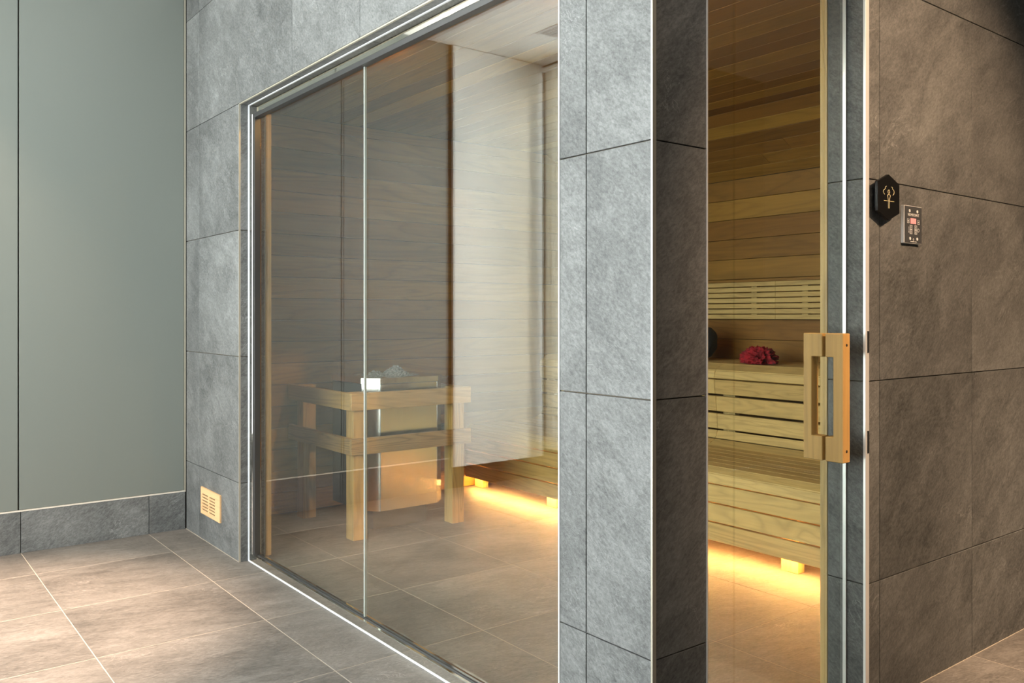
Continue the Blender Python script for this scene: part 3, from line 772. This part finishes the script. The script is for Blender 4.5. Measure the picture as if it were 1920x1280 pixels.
# ---- wooden vent grille, low on the glazed wall
vg = thing('vent_grille', (-0.004, 3.03, 0.137), 'small square wooden vent grille low on the slate wall', 'vent')
VY0, VY1, VZ0, VZ1 = 2.885, 3.175, 0.138, 0.275
def grille():
    slots = []
    for cy0, cy1 in ((3.062, 3.152), (2.955, 3.042)):
        for k in range(6):
            zc = 0.2405 - 0.0156 * k; slots.append((cy0, cy1, zc - 0.0032, zc + 0.0032))
    ys = sorted({VY0, VY1} | {s[0] for s in slots} | {s[1] for s in slots}); zs = sorted({VZ0, VZ1} | {s[2] for s in slots} | {s[3] for s in slots})
    lst = []
    for i in range(len(ys) - 1):
        run = None
        for j in range(len(zs) - 1):
            m_y, m_z = (ys[i] + ys[i + 1]) / 2, (zs[j] + zs[j + 1]) / 2
            if any(s[0] < m_y < s[1] and s[2] < m_z < s[3] for s in slots):
                if run is not None: lst.append((ys[i], ys[i + 1], run, zs[j])); run = None
            elif run is None: run = zs[j]
        if run is not None: lst.append((ys[i], ys[i + 1], run, VZ1))
    boxes('face_plate', [((-0.009, a, c), (-0.0008, b, d)) for a, b, c, d in lst], 'vent_wood', vg, (-0.005, 3.03, 0.206))
grille()
tag(box('slot_backing', (-0.0030, VY0 + 0.01, VZ0 + 0.01), (-0.0006, VY1 - 0.01, VZ1 - 0.01), 'hole', vg), 'dark slots behind the face')

# ---- curtain gathered at the far end of the window
def curtain():
    bm = bmesh.new(); n = 90; y0, y1 = 3.02, 3.39; rows = []
    for i in range(n + 1):
        t = i / n; y = y0 + (y1 - y0) * t; x = XW + 0.035 + 0.022 * math.sin(t * 2 * math.pi * 6) + 0.007 * math.sin(t * 39)
        rows.append([bm.verts.new((x - XW, y - 2.85, z - 0.21)) for z in (0.21, 1.0, 1.9, CEIL - 0.07)])
    for a, b in zip(rows[:-1], rows[1:]):
        for j in range(3): bm.faces.new((a[j], b[j], b[j + 1], a[j + 1]))
    o = thing('curtain', (XW, 2.85, 0.21), 'sheer off white linen curtain gathered at the window corner', 'curtain')
    c = obj('fabric', from_bm('fabric', bm, True), 'linen', o, (XW, 2.85, 0.21))
    box('curtain_rail', (XW + 0.02, WY0, CEIL - 0.06), (XW + 0.05, 3.42, CEIL - 0.035), 'alu', o)
    return o
curtain()

# ---- ceiling air diffuser and downlights of the hall
av = thing('air_diffuser', (-1.99, 2.60, CEIL), 'white slotted air diffuser in the hall ceiling', 'vent')
boxes('frame', [((-2.07, 2.28, CEIL - 0.006), (-2.05, 2.92, CEIL - 0.0005)), ((-1.93, 2.28, CEIL - 0.006), (-1.91, 2.92, CEIL - 0.0005)), ((-2.05, 2.28, CEIL - 0.006), (-1.93, 2.30, CEIL - 0.0005)), ((-2.05, 2.90, CEIL - 0.006), (-1.93, 2.92, CEIL - 0.0005))], 'ceiling', av, (-1.99, 2.6, CEIL - 0.003))
box('dark_slot', (-2.05, 2.30, CEIL - 0.002), (-1.93, 2.90, CEIL - 0.0005), 'hole', av)
for k in range(3):
    box('slat', (-2.035 + 0.035 * k, 2.30, CEIL - 0.007), (-2.018 + 0.035 * k, 2.90, CEIL - 0.0025), 'ceiling', av)
wh = ('over the middle of the hall floor', 'in front of the hexagonal sign', 'close to the grey panel wall', 'added at the back of the hall to brighten the pillar', 'over the corridor floor beyond the sign')
for (x, y, pw, colr, cone, tg), ww in zip(SPOTS, wh):
    o = thing('downlight', (x, y, CEIL), 'round recessed ceiling downlight ' + ww, 'lamp', 'hall downlights')
    bm = bmesh.new(); N = 28; rr = []
    for k in range(N):
        a = 2 * math.pi * k / N; rr.append([bm.verts.new((r * math.cos(a), r * math.sin(a), z)) for r, z in ((0.055, 0.0), (0.055, -0.006), (0.040, -0.006), (0.036, -0.001))])
    for k in range(N):
        A, B = rr[k], rr[(k + 1) % N]
        for j in range(3): bm.faces.new((A[j], B[j], B[j + 1], A[j + 1]))
    obj('bezel', from_bm('bezel', bm, True), 'alu', o, (x, y, CEIL - 0.0005))
    cyl('lens', (x, y, CEIL - 0.0022), 0.036, 0.002, 'spot_glow', o, seg=28)
    l = bpy.data.lights.new('downlight_beam', 'SPOT'); l.energy = pw; l.color = colr; l.spot_size = math.radians(cone); l.spot_blend = 0.7; l.shadow_soft_size = 0.03
    lo = bpy.data.objects.new('downlight_beam', l); COL.objects.link(lo); lo.location = (x, y, CEIL - 0.02)
    lo.rotation_euler = (Vector(tg) - Vector((x, y, CEIL - 0.02))).to_track_quat('-Z', 'Y').to_euler()
